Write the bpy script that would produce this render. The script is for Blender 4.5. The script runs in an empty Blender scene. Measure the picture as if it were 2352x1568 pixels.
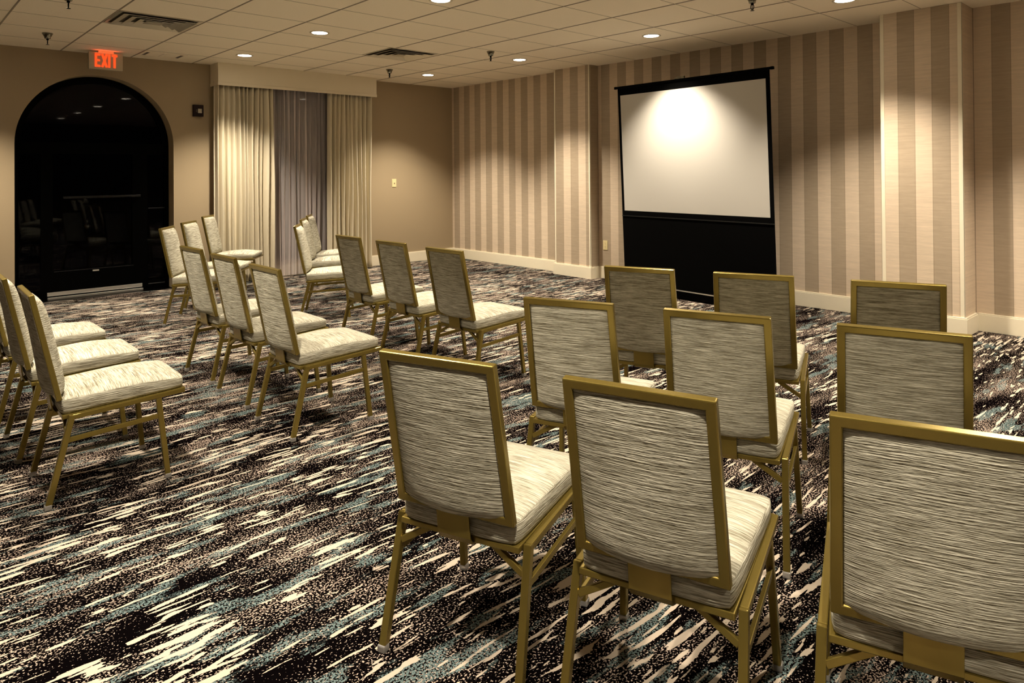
import bpy, bmesh, math, random
from mathutils import Vector, Matrix
random.seed(7)
R = math.radians
SC = bpy.context.scene
COL = SC.collection

# ------------------------------------------------------------------ camera
H = 2.7144                                   # ceiling height
cam_d = bpy.data.cameras.new('camera')
cam = bpy.data.objects.new('camera', cam_d); COL.objects.link(cam)
cam_d.sensor_width = 36.0; cam_d.sensor_fit = 'HORIZONTAL'
cam_d.lens = 36.0 * 1582.0 / 2352.0
cam_d.shift_y = (383.7 - 784.0) / 2352.0
cam_d.clip_start = 0.05
YAW, PITCH, ROLL = R(47.35), R(0.396), R(-0.419)
F = Vector((math.cos(YAW)*math.cos(PITCH), math.sin(YAW)*math.cos(PITCH), math.sin(PITCH)))
Rt = Vector((math.sin(YAW), -math.cos(YAW), 0)); Up = Rt.cross(F)
Rt2 = Rt*math.cos(ROLL) + Up*math.sin(ROLL); Up2 = -Rt*math.sin(ROLL) + Up*math.cos(ROLL)
M = Matrix((Rt2, Up2, -F)).transposed().to_4x4()
M.translation = Vector((-6.8063, -8.8075, 1.36))
cam.matrix_world = M
SC.camera = cam

# ------------------------------------------------------------------ light
SC.view_settings.view_transform = 'Standard'
SC.view_settings.look = 'None'
SC.view_settings.gamma = 1.0
SC.view_settings.use_curve_mapping = False
SC.view_settings.exposure = 1.05
SPOT_POWER = 250.0
LIGHT_COL = (1.0, 0.87, 0.685)
w = bpy.data.worlds.new('night'); SC.world = w; w.use_nodes = True
w.node_tree.nodes['Background'].inputs[0].default_value = (0.0006, 0.0006, 0.0008, 1)
w.node_tree.nodes['Background'].inputs[1].default_value = 1.0

# ------------------------------------------------------------------ materials
def mat(name, col, rough=0.6, metal=0.0, spec=0.5, emit=None, estr=0.0):
    m = bpy.data.materials.new(name); m.use_nodes = True
    b = m.node_tree.nodes['Principled BSDF']
    b.inputs['Base Color'].default_value = (*col, 1)
    b.inputs['Roughness'].default_value = rough
    b.inputs['Metallic'].default_value = metal
    b.inputs['Specular IOR Level'].default_value = spec
    if emit:
        b.inputs['Emission Color'].default_value = (*emit, 1)
        b.inputs['Emission Strength'].default_value = estr
    return m

class NT:
    """small helper to write node graphs"""
    def __init__(s, m):
        s.t = m.node_tree; s.b = s.t.nodes['Principled BSDF']
    def n(s, typ, **kw):
        x = s.t.nodes.new(typ)
        for k, v in kw.items(): setattr(x, k, v)
        return x
    def set(s, sock, v):
        if isinstance(v, bpy.types.NodeSocket): s.t.links.new(v, sock)
        elif isinstance(v, (tuple, list)) and sock.type == 'RGBA' and len(v) == 3: sock.default_value = (*v, 1)
        else: sock.default_value = v
    def math(s, op, a, b=None, c=None, clamp=False):
        x = s.n('ShaderNodeMath', operation=op, use_clamp=clamp)
        s.set(x.inputs[0], a)
        if b is not None: s.set(x.inputs[1], b)
        if c is not None: s.set(x.inputs[2], c)
        return x.outputs[0]
    def mix(s, f, a, b):
        x = s.n('ShaderNodeMix', data_type='RGBA')
        s.set(x.inputs[0], f); s.set(x.inputs[6], a); s.set(x.inputs[7], b)
        return x.outputs[2]
    def mixf(s, f, a, b):
        x = s.n('ShaderNodeMix', data_type='FLOAT')
        s.set(x.inputs[0], f); s.set(x.inputs[2], a); s.set(x.inputs[3], b)
        return x.outputs[0]
    def comb(s, x, y, z=0.0):
        c = s.n('ShaderNodeCombineXYZ')
        s.set(c.inputs[0], x); s.set(c.inputs[1], y); s.set(c.inputs[2], z)
        return c.outputs[0]
    def noise(s, vec, scale=1.0, detail=2.0, rough=0.5, dist=0.0):
        x = s.n('ShaderNodeTexNoise')
        s.set(x.inputs['Vector'], vec); x.inputs['Scale'].default_value = scale
        x.inputs['Detail'].default_value = detail; x.inputs['Roughness'].default_value = rough
        x.inputs['Distortion'].default_value = dist
        return x.outputs[0]
    def sstep(s, v, a, b):
        x = s.n('ShaderNodeMapRange', interpolation_type='SMOOTHSTEP')
        s.set(x.inputs[0], v); s.set(x.inputs[1], a); s.set(x.inputs[2], b)
        return x.outputs[0]
    def coords(s, kind='Object'):
        c = s.n('ShaderNodeTexCoord'); p = s.n('ShaderNodeSeparateXYZ')
        s.t.links.new(c.outputs[kind], p.inputs[0]); return p.outputs
    def bump(s, h, strength, dist):
        x = s.n('ShaderNodeBump'); x.inputs['Strength'].default_value = strength
        x.inputs['Distance'].default_value = dist; s.set(x.inputs['Height'], h)
        s.t.links.new(x.outputs[0], s.b.inputs['Normal'])

def m_fabric():
    m = mat('woven_fabric', (.6, .57, .45), .92, spec=.15); g = NT(m)
    o = g.coords('Object'); nr = g.coords('Normal')
    inf = g.n('ShaderNodeObjectInfo').outputs['Random']
    side = g.math('GREATER_THAN', g.math('ABSOLUTE', nr[0]), .72)
    top = g.math('GREATER_THAN', g.math('ABSOLUTE', nr[2]), .62)
    along = g.mixf(side, o[0], o[1]); across = g.mixf(top, o[2], o[1])
    sh = g.math('MULTIPLY', inf, 37.0)
    wob = g.noise(g.comb(g.math('MULTIPLY', along, 14.0), g.math('MULTIPLY', across, 20.0), sh), 1, 1)
    acw = g.math('ADD', across, g.math('MULTIPLY', g.math('SUBTRACT', wob, .5), .002))
    v1 = g.comb(g.math('MULTIPLY', along, 13.0), g.math('MULTIPLY', acw, 290.0), sh)
    v2 = g.comb(g.math('MULTIPLY', along, 60.0), g.math('MULTIPLY', acw, 420.0), sh)
    v3 = g.comb(g.math('MULTIPLY', along, 11.0), g.math('MULTIPLY', acw, 170.0), sh)
    n1 = g.noise(v1, 1, 1); n2 = g.noise(v2, 1, 1); n3 = g.noise(v3, 1, 1)
    h = g.math('ADD', g.math('MULTIPLY', n1, .7), g.math('MULTIPLY', n2, .3))
    t = g.math('ADD', g.math('MULTIPLY', h, .7), g.math('MULTIPLY', n3, .3))
    cr = g.n('ShaderNodeValToRGB'); g.t.links.new(t, cr.inputs[0])
    e = cr.color_ramp.elements
    e[0].position = .34; e[0].color = (.17, .15, .10, 1)
    e[1].position = .68; e[1].color = (.68, .65, .54, 1)
    x = e.new(.46); x.color = (.33, .31, .24, 1)
    x = e.new(.56); x.color = (.49, .47, .38, 1)
    g.t.links.new(cr.outputs[0], g.b.inputs['Base Color'])
    g.bump(h, .9, .006)
    return m

def m_carpet():
    m = mat('carpet', (.02, .015, .015), .95, spec=.0); g = NT(m)
    o = g.coords('Object'); x, y = o[0], o[1]
    wv = g.noise(g.comb(g.math('MULTIPLY', x, .9), g.math('MULTIPLY', y, .9)), 1, 1)
    yw = g.math('ADD', y, g.math('MULTIPLY', wv, .10))
    def an(sx, sy, det=1.0, z=0.0, r=.5):
        return g.noise(g.comb(g.math('MULTIPLY', x, sx), g.math('MULTIPLY', yw, sy), z), 1, det, r)
    fine = g.noise(g.comb(x, y), 95, 1)
    jit = g.math('MULTIPLY', g.math('SUBTRACT', fine, .5), .07)
    clus = an(.9, 1.8, 1, 3.1)
    d1 = an(4.0, 38, 1.5, 0.0); d2 = an(8.5, 44, 1, 7.7)
    thr = g.math('SUBTRACT', .79, g.math('MULTIPLY', clus, .30))
    dash1 = g.sstep(g.math('ADD', d1, jit), thr, g.math('ADD', thr, .012))
    thr2 = g.math('SUBTRACT', .80, g.math('MULTIPLY', clus, .30))
    dash2 = g.sstep(g.math('ADD', d2, jit), thr2, g.math('ADD', thr2, .012))
    dash = g.math('MAXIMUM', dash1, dash2)
    sp = g.noise(g.comb(g.math('MULTIPLY', x, .8), y, 9.0), 170, 1.5, .6)
    dens = an(2.2, 7.0, 2, 5.0)
    sthr = g.math('SUBTRACT', .785, g.math('MULTIPLY', dens, .38))
    speck = g.sstep(sp, sthr, g.math('ADD', sthr, .03))
    tz = an(2.4, 10.0, 3, 12.0, .65)
    tealz = g.sstep(tz, .545, .60)
    sp2 = g.noise(g.comb(g.math('MULTIPLY', x, 1.0), y, 4.0), 150, 1.5, .6)
    teal = g.math('MULTIPLY', tealz, g.sstep(sp2, .46, .54))
    c = g.mix(speck, (.0016, .0011, .0013), (.42, .33, .275))
    c = g.mix(teal, c, (.12, .165, .165))
    c = g.mix(dash, c, (.46, .39, .315))
    g.t.links.new(c, g.b.inputs['Base Color'])
    g.bump(g.noise(g.comb(x, y), 260, 1), .35, .004)
    return m

def m_stripe():
    m = mat('striped_wallcovering', (.5, .42, .32), .75, spec=.25); g = NT(m)
    o = g.coords('Object')
    ph = g.math('FRACT', g.math('DIVIDE', g.math('MULTIPLY', o[1], -1.0), .261))
    dark = g.math('GREATER_THAN', ph, .5)
    edge = g.math('LESS_THAN', g.math('ABSOLUTE', g.math('SUBTRACT', g.math('FRACT', g.math('ADD', g.math('MULTIPLY', ph, 2.0), .5)), .5)), .02)
    tex = g.noise(g.comb(g.math('MULTIPLY', o[1], 14.0), g.math('MULTIPLY', o[2], 220.0), g.math('MULTIPLY', o[0], 14.0)), 1, 2, .6)
    tex2 = g.noise(g.comb(g.math('MULTIPLY', o[1], 4.0), g.math('MULTIPLY', o[2], 60.0)), 1, 2)
    cl = g.mix(dark, (.66, .54, .41), (.42, .337, .245))
    cl = g.mix(g.math('MULTIPLY', edge, .45), cl, (.15, .11, .07))
    k = g.math('ADD', .72, g.math('MULTIPLY', g.math('ADD', tex, tex2), .28))
    v = g.n('ShaderNodeVectorMath', operation='SCALE'); g.t.links.new(cl, v.inputs[0]); g.t.links.new(k, v.inputs[3])
    g.t.links.new(v.outputs[0], g.b.inputs['Base Color'])
    g.bump(tex, .25, .002)
    return m

def m_noisy(name, c1, c2, sx=60, sz=60, rough=.8, bump=.15, spec=.25, metal=0, dist=.002):
    m = mat(name, c1, rough, metal, spec); g = NT(m); o = g.coords('Object')
    n = g.noise(g.comb(g.math('MULTIPLY', o[0], sx), g.math('MULTIPLY', o[1], sx), g.math('MULTIPLY', o[2], sz)), 1, 3, .6)
    g.t.links.new(g.mix(n, c1, c2), g.b.inputs['Base Color'])
    if bump: g.bump(n, bump, dist)
    return m

def m_glass(name, refl=.5):
    m = bpy.data.materials.new(name); m.use_nodes = True; t = m.node_tree; t.nodes.clear()
    out = t.nodes.new('ShaderNodeOutputMaterial'); mx = t.nodes.new('ShaderNodeMixShader')
    tr = t.nodes.new('ShaderNodeBsdfTransparent'); gl = t.nodes.new('ShaderNodeBsdfGlossy')
    fr = t.nodes.new('ShaderNodeFresnel'); fr.inputs[0].default_value = 1.45
    tr.inputs[0].default_value = (.25, .25, .27, 1)
    gl.inputs[0].default_value = (refl, refl, refl, 1); gl.inputs['Roughness'].default_value = .02
    t.links.new(fr.outputs[0], mx.inputs[0]); t.links.new(tr.outputs[0], mx.inputs[1])
    t.links.new(gl.outputs[0], mx.inputs[2]); t.links.new(mx.outputs[0], out.inputs[0])
    return m

def m_sheer():
    m = bpy.data.materials.new('sheer_voile'); m.use_nodes = True; t = m.node_tree
    g = NT(m); o = g.coords('Object')
    b = g.b; b.inputs['Base Color'].default_value = (.70, .63, .62, 1); b.inputs['Roughness'].default_value = .8
    b.inputs['Specular IOR Level'].default_value = .1
    n = g.noise(g.comb(g.math('MULTIPLY', o[0], 300.0), 0.0, g.math('MULTIPLY', o[2], 300.0)), 1, 1)
    out = t.nodes['Material Output']; mx = t.nodes.new('ShaderNodeMixShader'); tr = t.nodes.new('ShaderNodeBsdfTransparent')
    lw = t.nodes.new('ShaderNodeLayerWeight'); lw.inputs[0].default_value = .5
    t.links.new(g.math('ADD', .30, g.math('ADD', g.math('MULTIPLY', n, .16), g.math('MULTIPLY', lw.outputs['Facing'], .75)), clamp=True), mx.inputs[0])
    t.links.new(tr.outputs[0], mx.inputs[1]); t.links.new(b.outputs[0], mx.inputs[2]); t.links.new(mx.outputs[0], out.inputs[0])
    return m

FABRIC = m_fabric(); CARPET = m_carpet(); STRIPE = m_stripe()
PAINT = m_noisy('tan_wall_paint', (.40, .315, .205), (.345, .27, .17), 140, 140, .85, .12, .2)
DIM = m_noisy('low_bounce_wall_paint', (.16, .12, .08), (.14, .10, .07), 140, 140, .85, .12, .2)  # for the unseen walls, made darker than the tan one to cut bounce light
CEIL = m_noisy('ceiling_tile', (.92, .83, .67), (.86, .77, .62), 90, 90, .95, .3, .1, dist=.003)
TBAR = mat('ceiling_grid', (.30, .25, .18), .7)
TRIMM = m_noisy('cream_trim_paint', (.86, .79, .62), (.82, .75, .59), 20, 20, .45, 0)
CORN = m_noisy('cornice_paint', (.80, .72, .56), (.76, .68, .52), 60, 60, .7, .08)
GOLD = m_noisy('satin_gold_metal', (.255, .19, .044), (.22, .163, .037), 30, 30, .26, 0, .5, .68)
CLEAR = mat('clear_plastic', (.5, .48, .45), .2, 0, .6); CLEAR.node_tree.nodes['Principled BSDF'].inputs['Transmission Weight'].default_value = .6
DRAPE = m_noisy('linen_drape', (.70, .63, .48), (.62, .555, .415), 220, 90, .9, .25, .1)
SHEER = m_sheer()
BLACK = mat('black_paint', (.0008, .0008, .0008), .3, 0, .03)
BLACKF = mat('black_screen_fabric', (.0008, .0008, .0008), .9, 0, .05)
BLACKG = m_glass('dark_door_glass', .3)
WGLASS = m_glass('window_glass', .8)
SILVER = mat('brushed_aluminium', (.72, .70, .66), .32, .9)
CHROME = mat('dark_chrome', (.28, .27, .22), .22, 1.0)
IVORY = mat('ivory_plastic', (.78, .66, .36), .4)
DARKP = mat('dark_slot', (.03, .02, .01), .5)
MAROON = mat('maroon_plastic', (.008, .001, .0015), .4, 0, .2)
LENS = mat('strobe_lens', (.40, .36, .30), .12, .5, .8)
WHITE = mat('white_screen', (.52, .50, .46), .75, 0, .2)
EXITB = mat('exit_housing', (.52, .48, .34), .5)
EXITR = mat('exit_red', (.8, .03, .01), .4, 0, .4, (1.0, .06, .01), .75)
LAMP = mat('lamp_lens', (.9, .9, .85), .4, 0, .5, (1.0, .86, .66), 14.0)
VENTM = mat('vent_metal', (.62, .57, .46), .3, .45)
VSHADE = mat('vent_shade', (.10, .085, .06), .8)  # dark tone painted for the shade inside the vents
TRIMR = mat('lamp_trim', (.62, .55, .43), .5)

# ------------------------------------------------------------------ mesh helpers
def mesh(name, bm, m, parent=None, bevel=0.0, smooth=False, loc=None, seg=2):
    me = bpy.data.meshes.new(name); bmesh.ops.recalc_face_normals(bm, faces=bm.faces); bm.to_mesh(me); bm.free()
    o = bpy.data.objects.new(name, me); COL.objects.link(o); me.materials.append(m)
    if parent: o.parent = parent
    if loc is not None: o.location = loc
    if smooth:
        for p in me.polygons: p.use_smooth = True
    if bevel:
        b = o.modifiers.new('bevel', 'BEVEL'); b.width = bevel; b.segments = seg; b.limit_method = 'ANGLE'; b.angle_limit = R(40)
    return o
def empty(name, loc=(0, 0, 0), rz=0):
    o = bpy.data.objects.new(name, None); COL.objects.link(o); o.location = loc; o.rotation_euler = (0, 0, rz)
    o.empty_display_size = .1; return o
def tag(o, label, cat, group=None, kind=None):
    o['label'] = label; o['category'] = cat
    if group: o['group'] = group
    if kind: o['kind'] = kind
    return o
def struct(o, label=None):
    o['kind'] = 'structure'
    if label: o['label'] = label
    return o
def box(bm, x0, x1, y0, y1, z0, z1, M=None):
    vs = [bm.verts.new(Vector((x, y, z)) if M is None else M @ Vector((x, y, z))) for x in (x0, x1) for y in (y0, y1) for z in (z0, z1)]
    for f in ((0,1,3,2),(4,6,7,5),(0,4,5,1),(2,3,7,6),(0,2,6,4),(1,5,7,3)): bm.faces.new([vs[i] for i in f])
    return vs
def boxo(name, m, x0, x1, y0, y1, z0, z1, parent=None, bevel=0.0, **k):
    bm = bmesh.new(); box(bm, x0, x1, y0, y1, z0, z1); return mesh(name, bm, m, parent, bevel, **k)
def tube(bm, pts, wa, wb, side=(1, 0, 0), closed=False):
    """rectangular bar swept along a polyline with mitred corners; wa along 'side', wb across"""
    pts = [Vector(p) for p in pts]; n = len(pts); side = Vector(side).normalized(); rings = []
    for i, p in enumerate(pts):
        if closed: a, b = (p - pts[i-1]).normalized(), (pts[(i+1) % n] - p).normalized()
        else:
            a = (p - pts[i-1]).normalized() if i else (pts[1] - p).normalized()
            b = (pts[i+1] - p).normalized() if i < n-1 else a
        t = (a + b).normalized(); k = 1.0 / max(.3, t.dot(b))
        s = (side - t * side.dot(t)).normalized(); u = t.cross(s).normalized()
        plane_n = (a.cross(b))
        ks = ku = 1.0
        if plane_n.length > 1e-4:
            inpl = t.cross(plane_n.normalized())
            ks = 1 + (k-1) * abs(s.dot(inpl)); ku = 1 + (k-1) * abs(u.dot(inpl))
        rings.append([bm.verts.new(p + s*(i1*wa/2*ks) + u*(j1*wb/2*ku)) for i1, j1 in ((-1,-1),(1,-1),(1,1),(-1,1))])
    m = n if closed else n-1
    for i in range(m):
        r0, r1 = rings[i], rings[(i+1) % n]
        for j in range(4): bm.faces.new((r0[j], r0[(j+1) % 4], r1[(j+1) % 4], r1[j]))
    if not closed: bm.faces.new(rings[0]); bm.faces.new(rings[-1][::-1])
def lathe(bm, prof, c=(0, 0, 0), n=24, cap=True):
    rings = []
    for r, z in prof:
        rings.append([bm.verts.new((c[0] + r*math.cos(2*math.pi*k/n), c[1] + r*math.sin(2*math.pi*k/n), c[2] + z)) for k in range(n)])
    for a, b in zip(rings, rings[1:]):
        for k in range(n): bm.faces.new((a[k], a[(k+1) % n], b[(k+1) % n], b[k]))
    if cap: bm.faces.new(rings[0]); bm.faces.new(rings[-1][::-1])

# ------------------------------------------------------------------ room shell
XL, YF = -9.6, -12.2            # far left wall and wall behind the camera
WT = .3
# floor
struct(boxo('floor', CARPET, XL, 0, YF, 0.0, -.1, 0), 'dark patterned carpet floor with cream dashes and teal patches')
# ceiling slab + grid
struct(boxo('ceiling', CEIL, XL, 0, YF, 0, H, H+.1), 'suspended ceiling of pale square tiles')
gx = [-0.81, -1.425, -2.04, -2.665, -3.33, -3.985, -4.66, -5.345, -6.0, -6.62, -7.24, -7.86, -8.48, -9.1]
gy = [-.60, -1.24, -1.85, -2.46, -3.03, -3.665, -4.30, -4.95, -5.6, -6.24, -6.88, -7.52, -8.16, -8.8, -9.44, -10.08, -10.72, -11.36, -12.0]
bm = bmesh.new()
for x in gx: box(bm, x-.006, x+.006, YF, 0, H-.0035, H+.002)
for y in gy: box(bm, XL, 0, y-.0022, y+.0022, H-.0015, H+.0015)
struct(mesh('trim_1', bm, TBAR), 'thin metal grid between the ceiling tiles')

# back wall (y = 0) with arch and window opening
AX0, AX1, AZS = -5.755, -4.200, 1.70; ACX = (AX0+AX1)/2; AR = (AX1-AX0)/2; ATOP = 2.476
def arch_pts(n=40):
    p = [(AX0, 0.0)]
    for k in range(n+1):
        a = math.pi - math.pi*k/n
        p.append((ACX + AR*math.cos(a), AZS + (ATOP-AZS)*math.sin(a)))
    return p + [(AX1, 0.0)]
WX0, WX1, WZ0, WZ1 = -3.40, -1.90, .20, 2.52
def plate_with_holes(outer, holes, y0, y1):
    bm = bmesh.new(); E = []
    for loop in [outer] + holes:
        v = [bm.verts.new((x, y0, z)) for x, z in loop]
        E += [bm.edges.new((v[i], v[(i+1) % len(v)])) for i in range(len(v))]
    bmesh.ops.triangle_fill(bm, use_beauty=True, use_dissolve=True, edges=E)
    r = bmesh.ops.extrude_face_region(bm, geom=bm.faces[:])
    bmesh.ops.translate(bm, vec=(0, y1-y0, 0), verts=[g for g in r['geom'] if isinstance(g, bmesh.types.BMVert)])
    return bm
ap = arch_pts()
outer = [(XL-WT, 0.0)] + ap + [(WT, 0.0), (WT, H), (XL-WT, H)]
bm = plate_with_holes(outer, [[(WX0, WZ0), (WX1, WZ0), (WX1, WZ1), (WX0, WZ1)]], 0, WT)
struct(mesh('wall_back', bm, PAINT), 'tan painted wall with an arched doorway')
struct(boxo('wall_left', DIM, XL-WT, XL, YF, 0, 0, H)); struct(boxo('wall_front', DIM, XL-WT, WT, YF-WT, YF, 0, H))
struct(boxo('floor_entry', BLACK, AX0-.3, AX1+.3, 0, 1.2, -.1, -.001))
# striped right wall: plain stretches and two projecting piers
C1 = (-2.442, -3.057, .166); C2 = (-6.559, -7.175, .324)
def stripe_wall(name, y_hi, y_lo, phase, label):
    bm = bmesh.new(); box(bm, 0, WT, y_lo-phase, y_hi-phase, 0, H)
    return struct(mesh(name, bm, STRIPE, loc=(0, phase, 0)), label)
stripe_wall('wall_right', 0, C1[0], -.184, 'striped wall stretch between the room corner and the narrow pier')
stripe_wall('wall_right', C1[1], C2[0], -4.29, 'striped wall stretch behind the projection screen')
stripe_wall('wall_right', C2[1], YF, -7.178, 'striped wall stretch right of the wide pier')
boxs = []
bm = bmesh.new(); box(bm, -C1[2], -.001, C1[1]+2.597, C1[0]+2.597, 0, H-.001)
struct(mesh('wall_pier', bm, STRIPE, loc=(0, -2.597, 0)), 'striped pier left of the projection screen')
bm = bmesh.new(); box(bm, -C2[2], -.001, C2[1]+6.565, C2[0]+6.565, 0, H-.001)
struct(mesh('wall_pier', bm, STRIPE, loc=(0, -6.565, 0)), 'wide striped pier right of the projection screen')
# corner guards
n = 2
for (ya, yb, d) in ((C1[0], C1[1], C1[2]), (C2[0], C2[1], C2[2])):
    g_ = .018 if d < .2 else .028
    for y, s in ((ya, -1), (yb, 1)):
        bm = bmesh.new(); y1 = y + s*g_
        box(bm, -d-.005, -d+.0, min(y-s*.004, y1), max(y-s*.004, y1), .14, H-.002)
        box(bm, -d-.005, -d+.012, min(y-s*.004, y-s*.0005), max(y-s*.004, y-s*.0005), .14, H-.002)
        struct(mesh('trim_%d' % n, bm, TRIMM, bevel=.001), 'cream corner guard on the striped pier'); n += 1
# baseboards
BH = .15
def bb(name, x0, x1, y0, y1, h=BH):
    bm = bmesh.new(); box(bm, x0, x1, y0, y1, 0, h-.012)
    cx0, cx1, cy0, cy1 = x0, x1, y0, y1
    box(bm, x0+(.004 if x1-x0 < .1 else 0), x1, y0+(.004 if y1-y0 < .1 else 0), y1, h-.012, h)
    return struct(mesh(name, bm, TRIMM, bevel=.0015), 'cream baseboard')
bb('baseboard_back', AX1+.002, -3.0, -.02, -.0005); bb('baseboard_back', -3.0, -.02, -.02, -.0005); bb('baseboard_back', XL, AX0-.002, -.02, -.0005)
bb('baseboard_right', -.02, -.0005, C1[0]+.02, -.0005); bb('baseboard_right', -.02, -.0005, C2[0]+.02, C1[1]-.02); bb('baseboard_right', -.02, -.0005, YF, C2[1]-.02)
for (ya, yb, d) in ((C1[0], C1[1], C1[2]), (C2[0], C2[1], C2[2])):
    bm = bmesh.new()
    for z0, z1, t in ((0, BH-.012, .022), (BH-.012, BH, .018)):
        box(bm, -d-t, -d-.0005, yb-t, ya+t, z0, z1); box(bm, -d, -.021, ya+.0005, ya+t, z0, z1); box(bm, -d, -.021, yb-t, yb-.0005, z0, z1)
    struct(mesh('baseboard_pier', bm, TRIMM), 'cream baseboard wrapping the striped pier')

# window behind the curtains
win = empty('window_1', (0, 0, 0)); win['kind'] = 'structure'; win['label'] = 'dark night window behind the sheer curtain'
bm = bmesh.new(); tube(bm, [(WX0+.03, .12, WZ0+.03), (WX1-.03, .12, WZ0+.03), (WX1-.03, .12, WZ1-.03), (WX0+.03, .12, WZ1-.03)], .06, .06, (0, 1, 0), True)
box(bm, (WX0+WX1)/2-.02, (WX0+WX1)/2+.02, .09, .15, WZ0+.06, WZ1-.06)
mesh('window_frame', bm, BLACK, win)
boxo('pane', WGLASS, WX0+.05, WX1-.05, .118, .122, WZ0+.05, WZ1-.05, win)

# black glazed doors in the arch
DY = .186
door = empty('door_1', (0, 0, 0)); door['kind'] = 'structure'; door['label'] = 'black glazed double door filling the arched recess'
def archy(ins, y0, y1, holes):
    p = [(AX0+ins, 0.002)]
    for k in range(41):
        a = math.pi - math.pi*k/40
        p.append((ACX + (AR-ins)*math.cos(a), AZS + (ATOP-AZS-ins)*math.sin(a)))
    p += [(AX1-ins, 0.002)]
    return plate_with_holes(p, holes, y0, y1)
holes = [[(-5.39, .31), (-4.60, .31), (-4.60, 1.60), (-5.39, 1.60)], [(-4.44, .10), (-4.25, .10), (-4.25, 1.60), (-4.44, 1.60)], [(-5.70, .10), (-5.50, .10), (-5.50, 1.60), (-5.70, 1.60)]]
def transom():
    p = []
    r = AR-.07
    for k in range(33):
        a = R(178) - R(176)*k/32
        p.append((ACX + r*math.cos(a), AZS + (ATOP-AZS-.07)*math.sin(a)))
    return p
holes.append(transom())
mesh('door_frame', archy(.003, DY, DY+.06, holes), BLACK, door)
bm = bmesh.new(); box(bm, -5.40, -4.59, DY+.02, DY+.028, .30, 1.61); mesh('door_pane', bm, BLACKG, door)
bm = bmesh.new(); box(bm, -4.45, -4.24, DY+.02, DY+.028, .09, 1.61); mesh('side_pane', bm, BLACKG, door)
bm = bmesh.new(); box(bm, -5.71, -5.49, DY+.02, DY+.028, .09, 1.61); mesh('side_pane', bm, BLACKG, door)
bm = plate_with_holes([(ACX+(x-ACX)*1.01, z+(.006 if z > 1.8 else -.006)) for x, z in transom()], [], DY+.02, DY+.028); mesh('transom_pane', bm, BLACKG, door)
# threshold, push bar, pull plate, kick line
bm = bmesh.new(); box(bm, -5.445, -4.50, DY-.012, DY-.001, .035, .075); box(bm, -5.445, -4.50, DY-.05, DY-.012, .0, .022)
for k in range(6): box(bm, -5.36+k*.15, -5.352+k*.15, DY-.014, DY-.012, .052, .060)
mesh('kick_strip', bm, SILVER, door, .002)
bm = bmesh.new(); box(bm, -4.432, -4.249, DY-.006, DY-.001, .056, .064); mesh('side_strip', bm, mat('dull_metal', (.12, .12, .12), .4, .8), door)
bm = bmesh.new(); box(bm, -5.38, -4.589, DY-.004, DY-.0005, .294, .299); mesh('rail_edge', bm, mat('dull_rail', (.05, .05, .055), .3, .8), door)
bm = bmesh.new(); box(bm, -5.012, -4.948, DY-.016, DY-.0005, .268, .284); mesh('latch', bm, SILVER, door, .002)
bm = bmesh.new(); box(bm, -5.30, -4.526, DY-.055, DY-.03, 1.10, 1.125)
for x in (-5.28, -4.56): box(bm, x, x+.03, DY-.03, DY-.0005, 1.10, 1.125)
mesh('push_bar', bm, mat('black_bar', (.02, .02, .02), .25, .6), door, .003)
bm = bmesh.new(); box(bm, -4.432, -4.249, DY-.012, DY-.0005, .955, .965); mesh('mid_rail', bm, mat('dull_rail2', (.03, .03, .035), .3, .6), door)

# ------------------------------------------------------------------ ceiling things
def lamp_at(x, y, label, power=SPOT_POWER):
    t = empty('downlight', (x, y, H)); tag(t, label, 'ceiling light', 'recessed downlights in the ceiling')
    bm = bmesh.new(); lathe(bm, [(.070, .0), (.092, .0), (.094, -.003), (.090, -.006), (.074, -.004), (.070, .0)], n=36, cap=False); mesh('trim_ring', bm, TRIMR, t, smooth=True)
    bm = bmesh.new(); lathe(bm, [(.072, -.0005), (.072, -.0035), (.05, -.0045), (.001, -.005)], n=36); mesh('lens', bm, LAMP, t)
    ld = bpy.data.lights.new('lamp', 'SPOT'); ld.energy = power; ld.color = LIGHT_COL; ld.spot_size = R(103); ld.spot_blend = .75; ld.shadow_soft_size = .055
    lo = bpy.data.objects.new('lamp', ld); COL.objects.link(lo); lo.parent = t; lo.location = (0, 0, -.012)
    return t
LAMPS = [(-3.672, -2.683, 'lit round downlight above the middle chairs, between the two square diffusers'),
 (-3.718, -.958, 'lit round downlight just in front of the cornice over the left drape'),
 (-1.183, -.995, 'lit round downlight nearest the far room corner'),
 (-1.101, -2.761, 'lit round downlight in front of the narrow striped pier'),
 (-1.099, -4.688, 'lit round downlight above the projection screen'),
 (-3.55, -4.459, 'downlight cut by the top edge of the photo left of centre'),
 (-1.117, -6.572, 'downlight cut by the top edge in front of the wide striped pier')]
for x, y, l in LAMPS: lamp_at(x, y, l)
for x, y in ((-3.6, -6.35), (-3.6, -8.2), (-3.6, -10.1), (-6.2, -.96), (-6.2, -2.7), (-6.2, -4.5), (-6.2, -6.35), (-6.2, -8.2), (-6.2, -10.1), (-1.1, -8.4), (-1.1, -10.2)):
    lamp_at(x, y, 'recessed downlight in the ceiling outside the photo')

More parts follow.
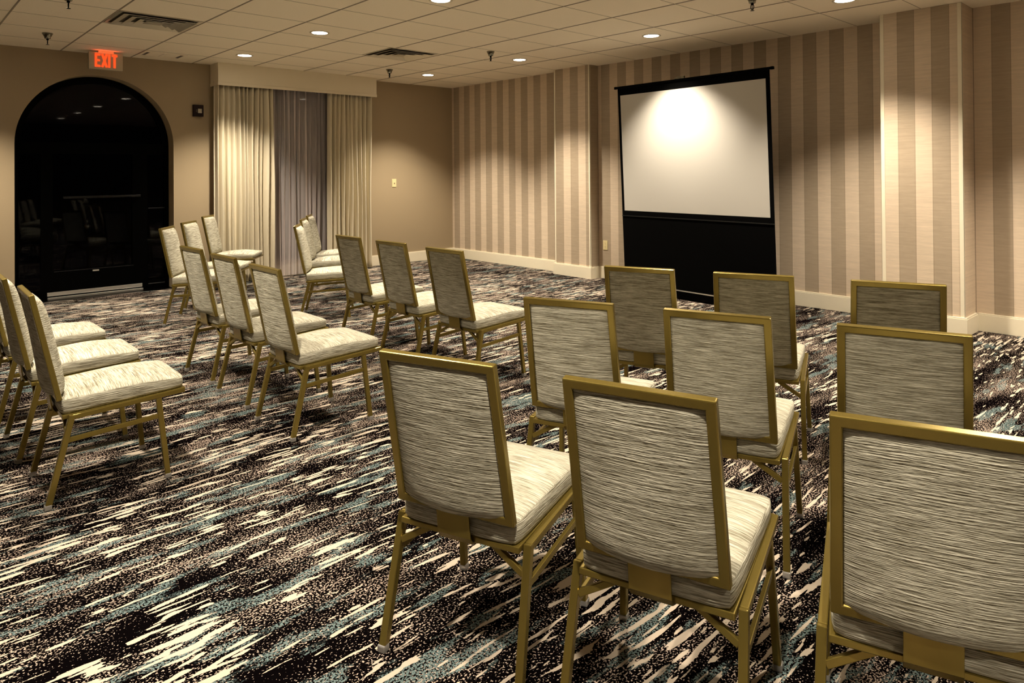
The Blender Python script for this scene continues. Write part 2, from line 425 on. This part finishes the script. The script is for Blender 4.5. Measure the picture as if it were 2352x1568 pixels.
def sprinkler(x, y, label):
    t = empty('fire_sprinkler', (x, y, H)); tag(t, label, 'sprinkler', 'ceiling sprinklers')
    bm = bmesh.new(); lathe(bm, [(.044, 0), (.046, -.004), (.027, -.038), (.025, -.052), (.012, -.054)], n=24); mesh('escutcheon', bm, CHROME, t, smooth=True)
    bm = bmesh.new(); lathe(bm, [(.011, -.048), (.011, -.066), (.006, -.068)], n=12)
    for s in (-1, 1): tube(bm, [(0, s*.010, -.066), (0, s*.013, -.083), (0, s*.009, -.098), (0, s*.002, -.108)], .005, .004)
    lathe(bm, [(.003, -.066), (.003, -.108)], n=8)
    mesh('frame_arms', bm, BLACK, t)
    bm = bmesh.new(); lathe(bm, [(.004, -.106), (.016, -.109), (.016, -.111), (.002, -.112)], n=16); mesh('deflector', bm, CHROME, t)
sprinkler(-5.614, -.993, 'chrome sprinkler left of the exit sign')
sprinkler(-1.875, -1.10, 'chrome sprinkler right of the cornice end')
sprinkler(-1.740, -2.968, 'chrome sprinkler between the far square diffuser and the striped wall')
sprinkler(-1.783, -6.136, 'chrome sprinkler at the top edge above the projection screen')
sprinkler(-5.757, -2.79, 'sprinkler cut by the top edge left of the large diffuser')

def diffuser(x0, x1, y0, y1, label):
    cx, cy, hx, hy = (x0+x1)/2, (y0+y1)/2, (x1-x0)/2, (y1-y0)/2
    t = empty('air_diffuser', (cx, cy, H)); tag(t, label, 'air vent', 'square metal diffusers in the ceiling')
    bm = bmesh.new(); tube(bm, [(-hx+.012, -hy+.012, -.003), (hx-.012, -hy+.012, -.003), (hx-.012, hy-.012, -.003), (-hx+.012, hy-.012, -.003)], .006, .024, (0, 0, 1), True); mesh('frame', bm, VENTM, t)
    bm = bmesh.new(); box(bm, -hx+.02, hx-.02, -hy+.02, hy-.02, -.0012, -.0004); mesh('duct_shade_sheet', bm, VSHADE, t)  # thin dark sheet paints the shade behind the louvers
    for k, (s, drop) in enumerate(((.90, .0), (.66, .0), (.42, .0))):
        bm = bmesh.new(); o_, i_ = s, s-.19
        ring = []
        for q, z in ((o_, -.020), (i_, -.002), (i_-.006, -.002), (o_-.01, -.022)):
            ring.append([bm.verts.new((sx*hx*q, sy*hy*q, z)) for sx, sy in ((-1,-1),(1,-1),(1,1),(-1,1))])
        for a in range(4):
            r0, r1 = ring[a], ring[(a+1) % 4]
            for j in range(4): bm.faces.new((r0[j], r0[(j+1) % 4], r1[(j+1) % 4], r1[j]))
        mesh('louver', bm, VENTM, t)
    bm = bmesh.new(); box(bm, -hx*.22, hx*.22, -hy*.22, hy*.22, -.020, -.017); mesh('centre_plate', bm, VENTM, t, .002)
diffuser(-5.335, -4.685, -2.47, -1.90, 'large square metal diffuser at upper left above the exit sign')
diffuser(-2.73, -2.10, -2.465, -1.865, 'square metal diffuser near the cornice end and far sprinklers')
t = empty('ceiling_grille', (-4.43, -.40, H)); tag(t, 'small pale double grille right of the exit sign near the wall', 'air vent')
bm = bmesh.new(); tube(bm, [(-.21, -.14, -.004), (.21, -.14, -.004), (.21, .14, -.004), (-.21, .14, -.004)], .008, .03, (0, 0, 1), True); box(bm, -.012, .012, -.12, .12, -.008, 0); mesh('frame', bm, CEIL, t)
bm = bmesh.new(); box(bm, -.195, .195, -.125, .125, -.0012, -.0004); mesh('gap_shade_sheet', bm, VSHADE, t)  # dark sheet stands in for the shaded gaps around the panels
for s in (-1, 1):
    bm = bmesh.new(); box(bm, s*.088-.070, s*.088+.070, -.115, .115, -.006, -.002); mesh('panel', bm, CEIL, t)

# exit sign
EX, EY = -4.965, -.24
t = empty('exit_sign', (EX, EY, H)); tag(t, 'lit red EXIT sign hanging from the ceiling above the arch', 'exit sign')
boxo('canopy', EXITB, -.075, .075, -.03, .03, -.022, -.0005, t, .002)
boxo('housing', EXITB, -.164, .164, -.022, .022, -.205, -.020, t, .004)
def letter(bm, segs, x0):
    for a, b in segs:
        a = Vector((x0+a[0], -.0245, a[1])); b = Vector((x0+b[0], -.0245, b[1]))
        tube(bm, [a, b], .005, .021, (0, 1, 0))
ZT, ZB = -.046, -.168; HH = .0105
LET = {'E': [((.0, ZT+HH), (.0, ZB-HH)), ((0, ZT), (.042, ZT)), ((0, (ZT+ZB)/2), (.038, (ZT+ZB)/2)), ((0, ZB), (.042, ZB))],
       'X': [((0, ZT+HH), (.044, ZB-HH)), ((.044, ZT+HH), (0, ZB-HH))],
       'I': [((0, ZT+HH), (0, ZB-HH))],
       'T': [((-.026, ZT), (.026, ZT)), ((0, ZT), (0, ZB-HH))]}
for ch, x in (('E', -.098), ('X', -.038), ('I', .030), ('T', .082)):
    bm = bmesh.new(); letter(bm, LET[ch], x); mesh('letter', bm, EXITR, t)
ld = bpy.data.lights.new('sign_lamp', 'AREA'); ld.energy = .035; ld.color = (1, .12, .03); ld.shape = 'RECTANGLE'; ld.size = .22; ld.size_y = .03
lo = bpy.data.objects.new('sign_lamp', ld); COL.objects.link(lo); lo.parent = t; lo.location = (0, -.045, -.030); lo.rotation_euler = (R(172), 0, 0)

# fire strobe
t = empty('fire_alarm', (-3.925, 0, 2.135)); tag(t, 'dark maroon fire alarm strobe on the wall between arch and cornice', 'fire alarm')
boxo('housing', MAROON, -.060, .060, -.045, -.0005, -.072, .072, t, .006)
bm = bmesh.new(); box(bm, -.012, .038, -.056, -.0455, -.030, .024); mesh('strobe_lens', bm, LENS, t, .004)
cu = bpy.data.curves.new('lettering', 'FONT'); cu.body = 'FIRE'; cu.size = .02; cu.extrude = .0005; cu.align_x = 'CENTER'
to = bpy.data.objects.new('fire_lettering', cu); COL.objects.link(to); dg = bpy.context.evaluated_depsgraph_get()
me = bpy.data.meshes.new_from_object(to.evaluated_get(dg)); bpy.data.objects.remove(to)
to = bpy.data.objects.new('lettering', me); COL.objects.link(to); me.materials.clear(); me.materials.append(mat('faded_letter', (.12, .10, .06), .6)); to.parent = t
to.location = (-.030, -.0458, -.003); to.rotation_euler = (R(90), R(90), 0)

def wall_plate(name, loc, rz, label, cat, kind):
    t = empty(name, loc, rz); tag(t, label, cat)
    boxo('plate', IVORY, -.037, .037, -.006, -.0005, -.060, .060, t, .002)
    if kind == 'switch':
        boxo('toggle_slot', IVORY, -.008, .008, -.008, -.006, -.016, .016, t); boxo('toggle', DARKP, -.0045, .0045, -.018, -.0078, -.010, .002, t, .001)
    else:
        for z in (-.022, .022):
            bm = bmesh.new(); lathe(bm, [(.016, 0), (.016, .002)], n=20)
            bmesh.ops.rotate(bm, verts=bm.verts, cent=(0, 0, 0), matrix=Matrix.Rotation(R(90), 3, 'X')); bmesh.ops.translate(bm, vec=(0, -.006, z), verts=bm.verts)
            rc = mesh('receptacle', bm, IVORY, t)
            bm = bmesh.new()
            for x in (-.007, .005): box(bm, x, x+.002, -.0085, -.0081, z+.000, z+.009)
            box(bm, -.002, .002, -.0085, -.0081, z-.011, z-.006)
            mesh('slot', bm, DARKP, rc)
wall_plate('light_switch', (-1.103, 0, 1.207), 0, 'ivory light switch on the tan wall right of the curtains', 'light switch', 'switch')
wall_plate('power_outlet', (0, -3.164, .42), R(-90), 'ivory power outlet on the striped wall left of the screen', 'outlet', 'outlet')
wall_plate('power_outlet', (-3.925, 0, .50), 0, 'ivory power outlet on the tan wall behind the far left chairs', 'outlet', 'outlet')

# ------------------------------------------------------------------ cornice and curtains
t = empty('cornice_box', (-2.665, 0, 2.44)); tag(t, 'long cream cornice box above the curtains, up to the ceiling', 'cornice')
hx = (3.77-1.561)/2
bm = bmesh.new(); box(bm, -hx, hx, -.268, -.250, .01, H-2.4405); box(bm, -hx, -hx+.018, -.250, -.0005, .01, H-2.4405); box(bm, hx-.018, hx, -.250, -.0005, .01, H-2.4405)
mesh('board', bm, CORN, t, .001)
bm = bmesh.new(); box(bm, -hx-.004, hx+.004, -.273, -.268, .0, .038); box(bm, -hx-.004, -hx, -.268, -.0005, .0, .038); box(bm, hx, hx+.004, -.268, -.0005, .0, .038)
mesh('lower_moulding', bm, CORN, t, .002)
def curtain(name, x0, x1, yc, z0, z1, npl, amp, m, label, seed, flare=0.0, sharp=1.0, fold=.0):
    rnd = random.Random(seed); bm = bmesh.new(); nx, nz = npl*20, 26
    edges = [0.0]
    for k in range(npl): edges.append(edges[-1] + rnd.uniform(.65, 1.4))
    edges = [e/edges[-1] for e in edges]; amps = [rnd.uniform(.5, 1.2) for _ in range(npl)]; gaps = [rnd.choice((.03, .06, .16, .20)) for _ in range(npl)]; ph = [rnd.uniform(-.35, .35) for _ in range(npl)]
    grid = []
    for j in range(nz+1):
        v = j/nz; z = z0 + (z1-z0)*v; row = []
        for i in range(nx+1):
            u = i/nx; k = min(int(u*npl), npl-1); f = u*npl-k
            x = x0 + (x1-x0)*(edges[k] + (edges[k+1]-edges[k])*f)
            a = amp*amps[k]*(.75 + .25*math.sin(2.2*v + ph[k]*6))
            gp = gaps[k]; fg = min(1.0, max(0.0, (f-gp)/(1-2*gp))); s = max(0.0, math.sin(math.pi*fg)); yy = -a*(s**sharp) + a*.5
            x += (x-(x0+x1)/2)*flare*(1-v) + .008*math.sin(6*v+k)*s + fold*(x1-x0)/npl*math.sin(2*math.pi*f)
            row.append(bm.verts.new((x-(x0+x1)/2, yy + .006*math.sin(5*v+k*2), z)))
        grid.append(row)
    for j in range(nz):
        for i in range(nx): bm.faces.new((grid[j][i], grid[j][i+1], grid[j+1][i+1], grid[j+1][i]))
    o = mesh(name, bm, m, smooth=True, loc=((x0+x1)/2, yc, 0))
    tag(o, label, 'curtain')
    return o
o = curtain('drape', -3.775, -3.03, -.175, .012, 2.50, 12, .115, DRAPE, 'wide linen drape at the left of the dark window', 3, .02, .62, .05)
o.modifiers.new('s', 'SOLIDIFY').thickness = .003
o = curtain('drape', -2.27, -1.60, -.175, .012, 2.50, 10, .115, DRAPE, 'narrower linen drape at the right of the dark window', 9, .04, .62, .05)
o.modifiers.new('s', 'SOLIDIFY').thickness = .003
curtain('sheer_curtain', -3.70, -1.66, -.055, .012, 2.50, 26, .055, SHEER, 'thin translucent sheer hanging between the two linen drapes', 21, 0, .7, .05)

# ------------------------------------------------------------------ projection screen
SW, SH = 1.871, 2.325
t = empty('projection_screen', (-.500, -3.867, 0), R(-93.184)); tag(t, 'portable pull-up projection screen with black border standing on the floor', 'projection screen')
lean = R(2.63)
SM = Matrix.Rotation(lean, 4, 'X')        # top tips towards the room (local -Y is the room side)
def smesh(name, boxes, m, par=t, bevel=0, yoff=0):
    bm = bmesh.new()
    for b_ in boxes: box(bm, *b_, M=SM)
    return mesh(name, bm, m, par, bevel)
X0, X1, Z0, Z1 = .036, 1.829, .913, 2.218
smesh('black_fabric', [(0, SW, .0, .004, .10, SH-.02)], BLACKF)
smesh('white_surface', [(X0, X1, -.0012, -.0002, Z0, Z1)], WHITE)
smesh('fold_rod', [(0, SW, -.006, -.0004, .849, .858)], mat('dark_rod', (.012, .012, .012), .4, .3))
bm = bmesh.new(); box(bm, -.01, SW+.01, -.012, .012, SH-.03, SH-.004, M=SM); top = mesh('top_bar', bm, BLACK, t, .004)
for x in (-.045, SW+.01):
    bm = bmesh.new(); box(bm, x, x+.035, -.014, .014, SH-.032, SH-.002, M=SM); mesh('end_cap', bm, BLACK, top, .006)
bm = bmesh.new(); box(bm, .83, .92, -.012, .012, SH-.006, SH+.022, M=SM); box(bm, .80, .84, -.014, -.004, SH-.004, SH+.012, M=SM); mesh('carry_clip', bm, CHROME, top, .003)
bm = bmesh.new(); box(bm, -.02, SW+.02, -.035, .095, .012, .105); case = mesh('floor_case', bm, BLACK, t, .012)
bm = bmesh.new(); box(bm, -.015, SW+.015, -.038, -.034, .088, .100); mesh('case_highlight', bm, SILVER, case, .001)  # silver strip stands in for the highlight along the top edge of the case
for x in (.06, SW-.10):
    bm = bmesh.new(); box(bm, x, x+.04, -.16, .20, 0.0, .013); mesh('foot', bm, BLACK, t, .003)
bm = bmesh.new(); tube(bm, [(SW/2-.02, .05, .1), (SW/2-.02, .02, SH/2), (SW/2-.02, -.075, SH-.03)], .03, .02); mesh('rear_support', bm, BLACK, t)

# ------------------------------------------------------------------ chair
def cushion_back(bm):
    hw_b, hw_t = .166, .160; zb, zt = .436, .855
    nx, nz = 22, 26
    for sgn in (1, -1):
        pass
    def pos(u, v, face):
        hw = hw_b + (hw_t-hw_b)*((v+1)/2); x = u*hw; z = (zb+zt)/2 + v*(zt-zb)/2
        yl = -.199 - (z-.424)*(.096/.448)          # mid plane of the frame
        eu = max(0.0, 1-abs(u)**7); ev = max(0.0, 1-abs(v)**9)
        e = (eu*ev)**.45
        if face > 0:   y = yl + e*(.040 + .014*(1-u*u)*(1-v*v*.5))
        else:
            bot = 1.0 if v > 0 else 1.0
            y = yl - e*(.012 + .027*(1-u*u)*(.45 - .55*v))
            z -= .030*(1-u*u)*max(0, -v)**3*e
        return (x, y, z)
    def ease(k, n):
        a = k/n*2-1; return math.copysign(1-(1-abs(a))**1.6, a)
    g = {}
    for face in (1, -1):
        for j in range(nz+1):
            for i in range(nx+1):
                b_ = i in (0, nx) or j in (0, nz)
                key = (i, j, 0 if b_ else face)
                if key not in g: g[key] = bm.verts.new(pos(ease(i, nx), ease(j, nz), face))
    for face in (1, -1):
        for j in range(nz):
            for i in range(nx):
                q = []
                for a, c in ((i, j), (i+1, j), (i+1, j+1), (i, j+1)):
                    b_ = a in (0, nx) or c in (0, nz); q.append(g[(a, c, 0 if b_ else face)])
                bm.faces.new(q if face < 0 else q[::-1])
def seat_z(y): return .3625 + (y+.17)*(.022/.45)
def cushion_seat(bm):
    y0, y1 = -.195, .285; ny, nx = 22, 22
    def hf(y):
        q = min(1.0, max(0.0, (y-.08)/.205)); return 1.12 - .30*q*q*(3-2*q)
    def hw(y): return .188 + .014*(y-y0)/(y1-y0)
    def P(i, j, lvl):
        # rounded-rectangle footprint through a squircle map
        a = i/nx*2-1; c = j/ny*2-1
        a = math.copysign(1-(1-abs(a))**1.5, a); c = math.copysign(1-(1-abs(c))**1.5, c)
        k = 1 - .045*(abs(a)**8)*(abs(c)**8)
        cy = (y0+y1)/2 + c*k*(y1-y0)/2; x = a*k*hw(cy)
        return a, c, x, cy
    top, bot = {}, {}
    def prof(a, c):
        fr = .5*max(0, c)**6                     # front edge falls a little more
        e = ((1-abs(a)**9)*(1-abs(c)**(9 if c < 0 else 6)))
        return e
    rows = [(0.0, .985), (.006, 1.0), (.032, 1.006), (.050, 1.0)]
    # side walls
    per = [(i, 0) for i in range(nx)] + [(nx, j) for j in range(ny)] + [(i, ny) for i in range(nx, 0, -1)] + [(0, j) for j in range(ny, 0, -1)]
    rings = []
    for dz, sc in rows:
        r = []
        for i, j in per:
            a, c, x, y = P(i, j, 0); r.append(bm.verts.new((x*sc, .045+(y-.045)*sc, seat_z(y)+.004+dz*hf(y))))
        rings.append(r)
    n = len(per)
    for r0, r1 in zip(rings, rings[1:]):
        for k in range(n): bm.faces.new((r0[k], r0[(k+1) % n], r1[(k+1) % n], r1[k]))
    last = {ij: rings[-1][k] for k, ij in enumerate(per)}
    T = {}
    for j in range(ny+1):
        for i in range(nx+1):
            if (i, j) in last: T[(i, j)] = last[(i, j)]
            else:
                a, c, x, y = P(i, j, 0); e = max(0, prof(a, c))**.5
                T[(i, j)] = bm.verts.new((x, y, seat_z(y)+.004+.050*hf(y) + e*(.010 + .018*(1-a*a)*(1-c*c))))
    for j in range(ny):
        for i in range(nx): bm.faces.new((T[(i, j)], T[(i+1, j)], T[(i+1, j+1)], T[(i, j+1)]))
    bm.faces.new([v for v in rings[0]][::-1])

def make_chair():
    root = empty('banquet_chair')
    # frame of the back: closed tapered rectangle
    def bp(x, z, off=0.0): return (x, -.199 + off - (z-.424)*(.096/.448), z)
    bm = bmesh.new()
    tube(bm, [bp(-.174, .436), bp(.174, .436), bp(.168, .860), bp(-.168, .860)], .022, .025, (0, 1, .214), True)
    mesh('back_frame', bm, GOLD, root, .0035)
    bm = bmesh.new(); cushion_back(bm); o = mesh('back_cushion', bm, FABRIC, root, smooth=True)
    bm = bmesh.new(); cushion_seat(bm); o = mesh('seat_cushion', bm, FABRIC, root, smooth=True)
    # seat frame
    zs = lambda y: seat_z(y)-.008
    bm = bmesh.new(); tube(bm, [(-.180, -.180, zs(-.18)), (.180, -.180, zs(-.18)), (.192, .275, zs(.275)), (-.192, .275, zs(.275))], .018, .022, (0, 0, 1), True)
    mesh('seat_frame', bm, GOLD, root, .003)
    # bracket plate: wide strap from the back frame down and forward to the seat frame
    bm = bmesh.new(); path = [(0, -.222, .470), (0, -.216, .436), (0, -.211, .395), (0, -.207, .362), (0, -.197, .345), (0, -.178, .338), (0, -.150, .338)]
    tube(bm, path, .105, .005, (1, 0, 0)); mesh('back_bracket', bm, GOLD, root, .001)
    # side rails, legs
    for s in (-1, 1):
        bm = bmesh.new(); tube(bm, [(s*.2045, -.158, zs(-.158)-.001), (s*.2045, .282, zs(.282)-.001)], .021, .021); mesh('side_rail', bm, GOLD, root, .003)
        bm = bmesh.new(); tube(bm, [(s*.2050, -.158, zs(-.158)+.008), (s*.2155, -.243, .016)], .022, .024); lg = mesh('leg', bm, GOLD, root, .003)
        bm = bmesh.new(); box(bm, s*.2158-.013, s*.2158+.013, -.258, -.231, .0, .022); mesh('glide', bm, CLEAR, lg, .004)
        bm = bmesh.new(); tube(bm, [(s*.2050, .172, zs(.172)-.011), (s*.2200, .205, .016)], .021, .023); lg = mesh('leg', bm, GOLD, root, .003)
        bm = bmesh.new(); box(bm, s*.2203-.013, s*.2203+.013, .193, .219, .0, .022); mesh('glide', bm, CLEAR, lg, .004)
        bm = bmesh.new(); tube(bm, [(s*.2085, -.187, .262), (s*.2100, .181, .282)], .012, .020); mesh('stretcher', bm, GOLD, root, .002)
        bm = bmesh.new(); tube(bm, [(s*.198, -.178, .290), (s*.100, -.170, .346)], .014, .018, (0, 1, 0)); mesh('brace', bm, GOLD, root, .002)
    return root
proto = make_chair()
def copy_tree(o, parent=None):
    c = o.copy(); COL.objects.link(c)
    if parent: c.parent = parent
    for ch in list(o.children): copy_tree(ch, c)
    return c
A = 'gold framed chair, '
CH = [
 (-6.050, -5.247, -91.0, 'L', A+'nearest of the three at the left edge, whole seat showing'),
 (-6.072, -4.603, -90.0, 'L', A+'middle of the three at the left edge of the photo'),
 (-6.092, -3.960, -89.0, 'L', A+'farthest of the three at the left edge, back mostly outside the photo'),
 (-5.015, -5.250, -89.3, 'M', A+'nearest of the left-centre row of three, its full seat in view'),
 (-4.992, -4.598, -89.1, 'M', A+'middle of the left-centre row of three'),
 (-4.977, -3.963, -87.3, 'M', A+'farthest of the left-centre row of three'),
 (-4.591, -2.092, -124.4, 'N', A+'in front of the black arched door, leftmost of the far left row'),
 (-4.218, -1.492, -129.5, 'N', A+'middle of the far left row, beside the wall outlet'),
 (-3.720, -.600, -128.2, 'N', A+'against the left linen drape, farthest of the far left row'),
 (-3.624, -2.756, -123.4, 'O', A+'in front of the sheer curtain, nearest of the overlapping row of three'),
 (-3.181, -1.959, -123.9, 'O', A+'in front of the sheer curtain, middle of the overlapping row of three'),
 (-2.828, -1.384, -124.8, 'O', A+'in front of the sheer curtain, farthest of the overlapping row of three'),
 (-3.853, -5.260, -87.4, 'P', A+'rightmost of the three dark backs before the tan wall'),
 (-3.840, -4.624, -88.5, 'P', A+'middle of the three dark backs before the tan wall'),
 (-3.831, -4.011, -89.5, 'P', A+'leftmost of the three dark backs, before the right drape'),
 (-5.444, -7.222, -69.8, 'Q', A+'large in the foreground at bottom centre, left of the nearest pair'),
 (-5.267, -7.758, -72.1, 'Q', A+'largest whole back in the foreground, with a glint on its top rail'),
 (-5.061, -8.284, -69.8, 'Q', A+'cut off by the bottom right corner of the photo'),
 (-4.612, -6.914, -67.7, 'R', A+'left one of the middle row of the right-hand block'),
 (-4.417, -7.437, -69.9, 'R', A+'central one of the middle row of the right-hand block'),
 (-4.233, -7.968, -70.9, 'R', A+'right one of the middle row of the right-hand block'),
 (-3.703, -6.567, -68.5, 'S', A+'before the lower left part of the projection screen'),
 (-3.508, -7.078, -68.1, 'S', A+'before the lower right part of the projection screen'),
 (-3.303, -7.639, -68.7, 'S', A+'before the wide striped pier, farthest at right'),
]
GR = {'L': 'chairs in the left edge row', 'M': 'chairs in the left-centre row', 'N': 'chairs in the far left row', 'O': 'chairs before the sheer curtain',
      'P': 'chairs in the centre row', 'Q': 'chairs in the nearest row', 'R': 'chairs in the middle row on the right', 'S': 'chairs nearest the projection screen'}
for i, (x, y, a, g_, l) in enumerate(CH):
    o = proto if i == 0 else copy_tree(proto)
    o.location = (x, y, 0); o.rotation_euler = (0, 0, R(a)); tag(o, l, 'chair', GR[g_])
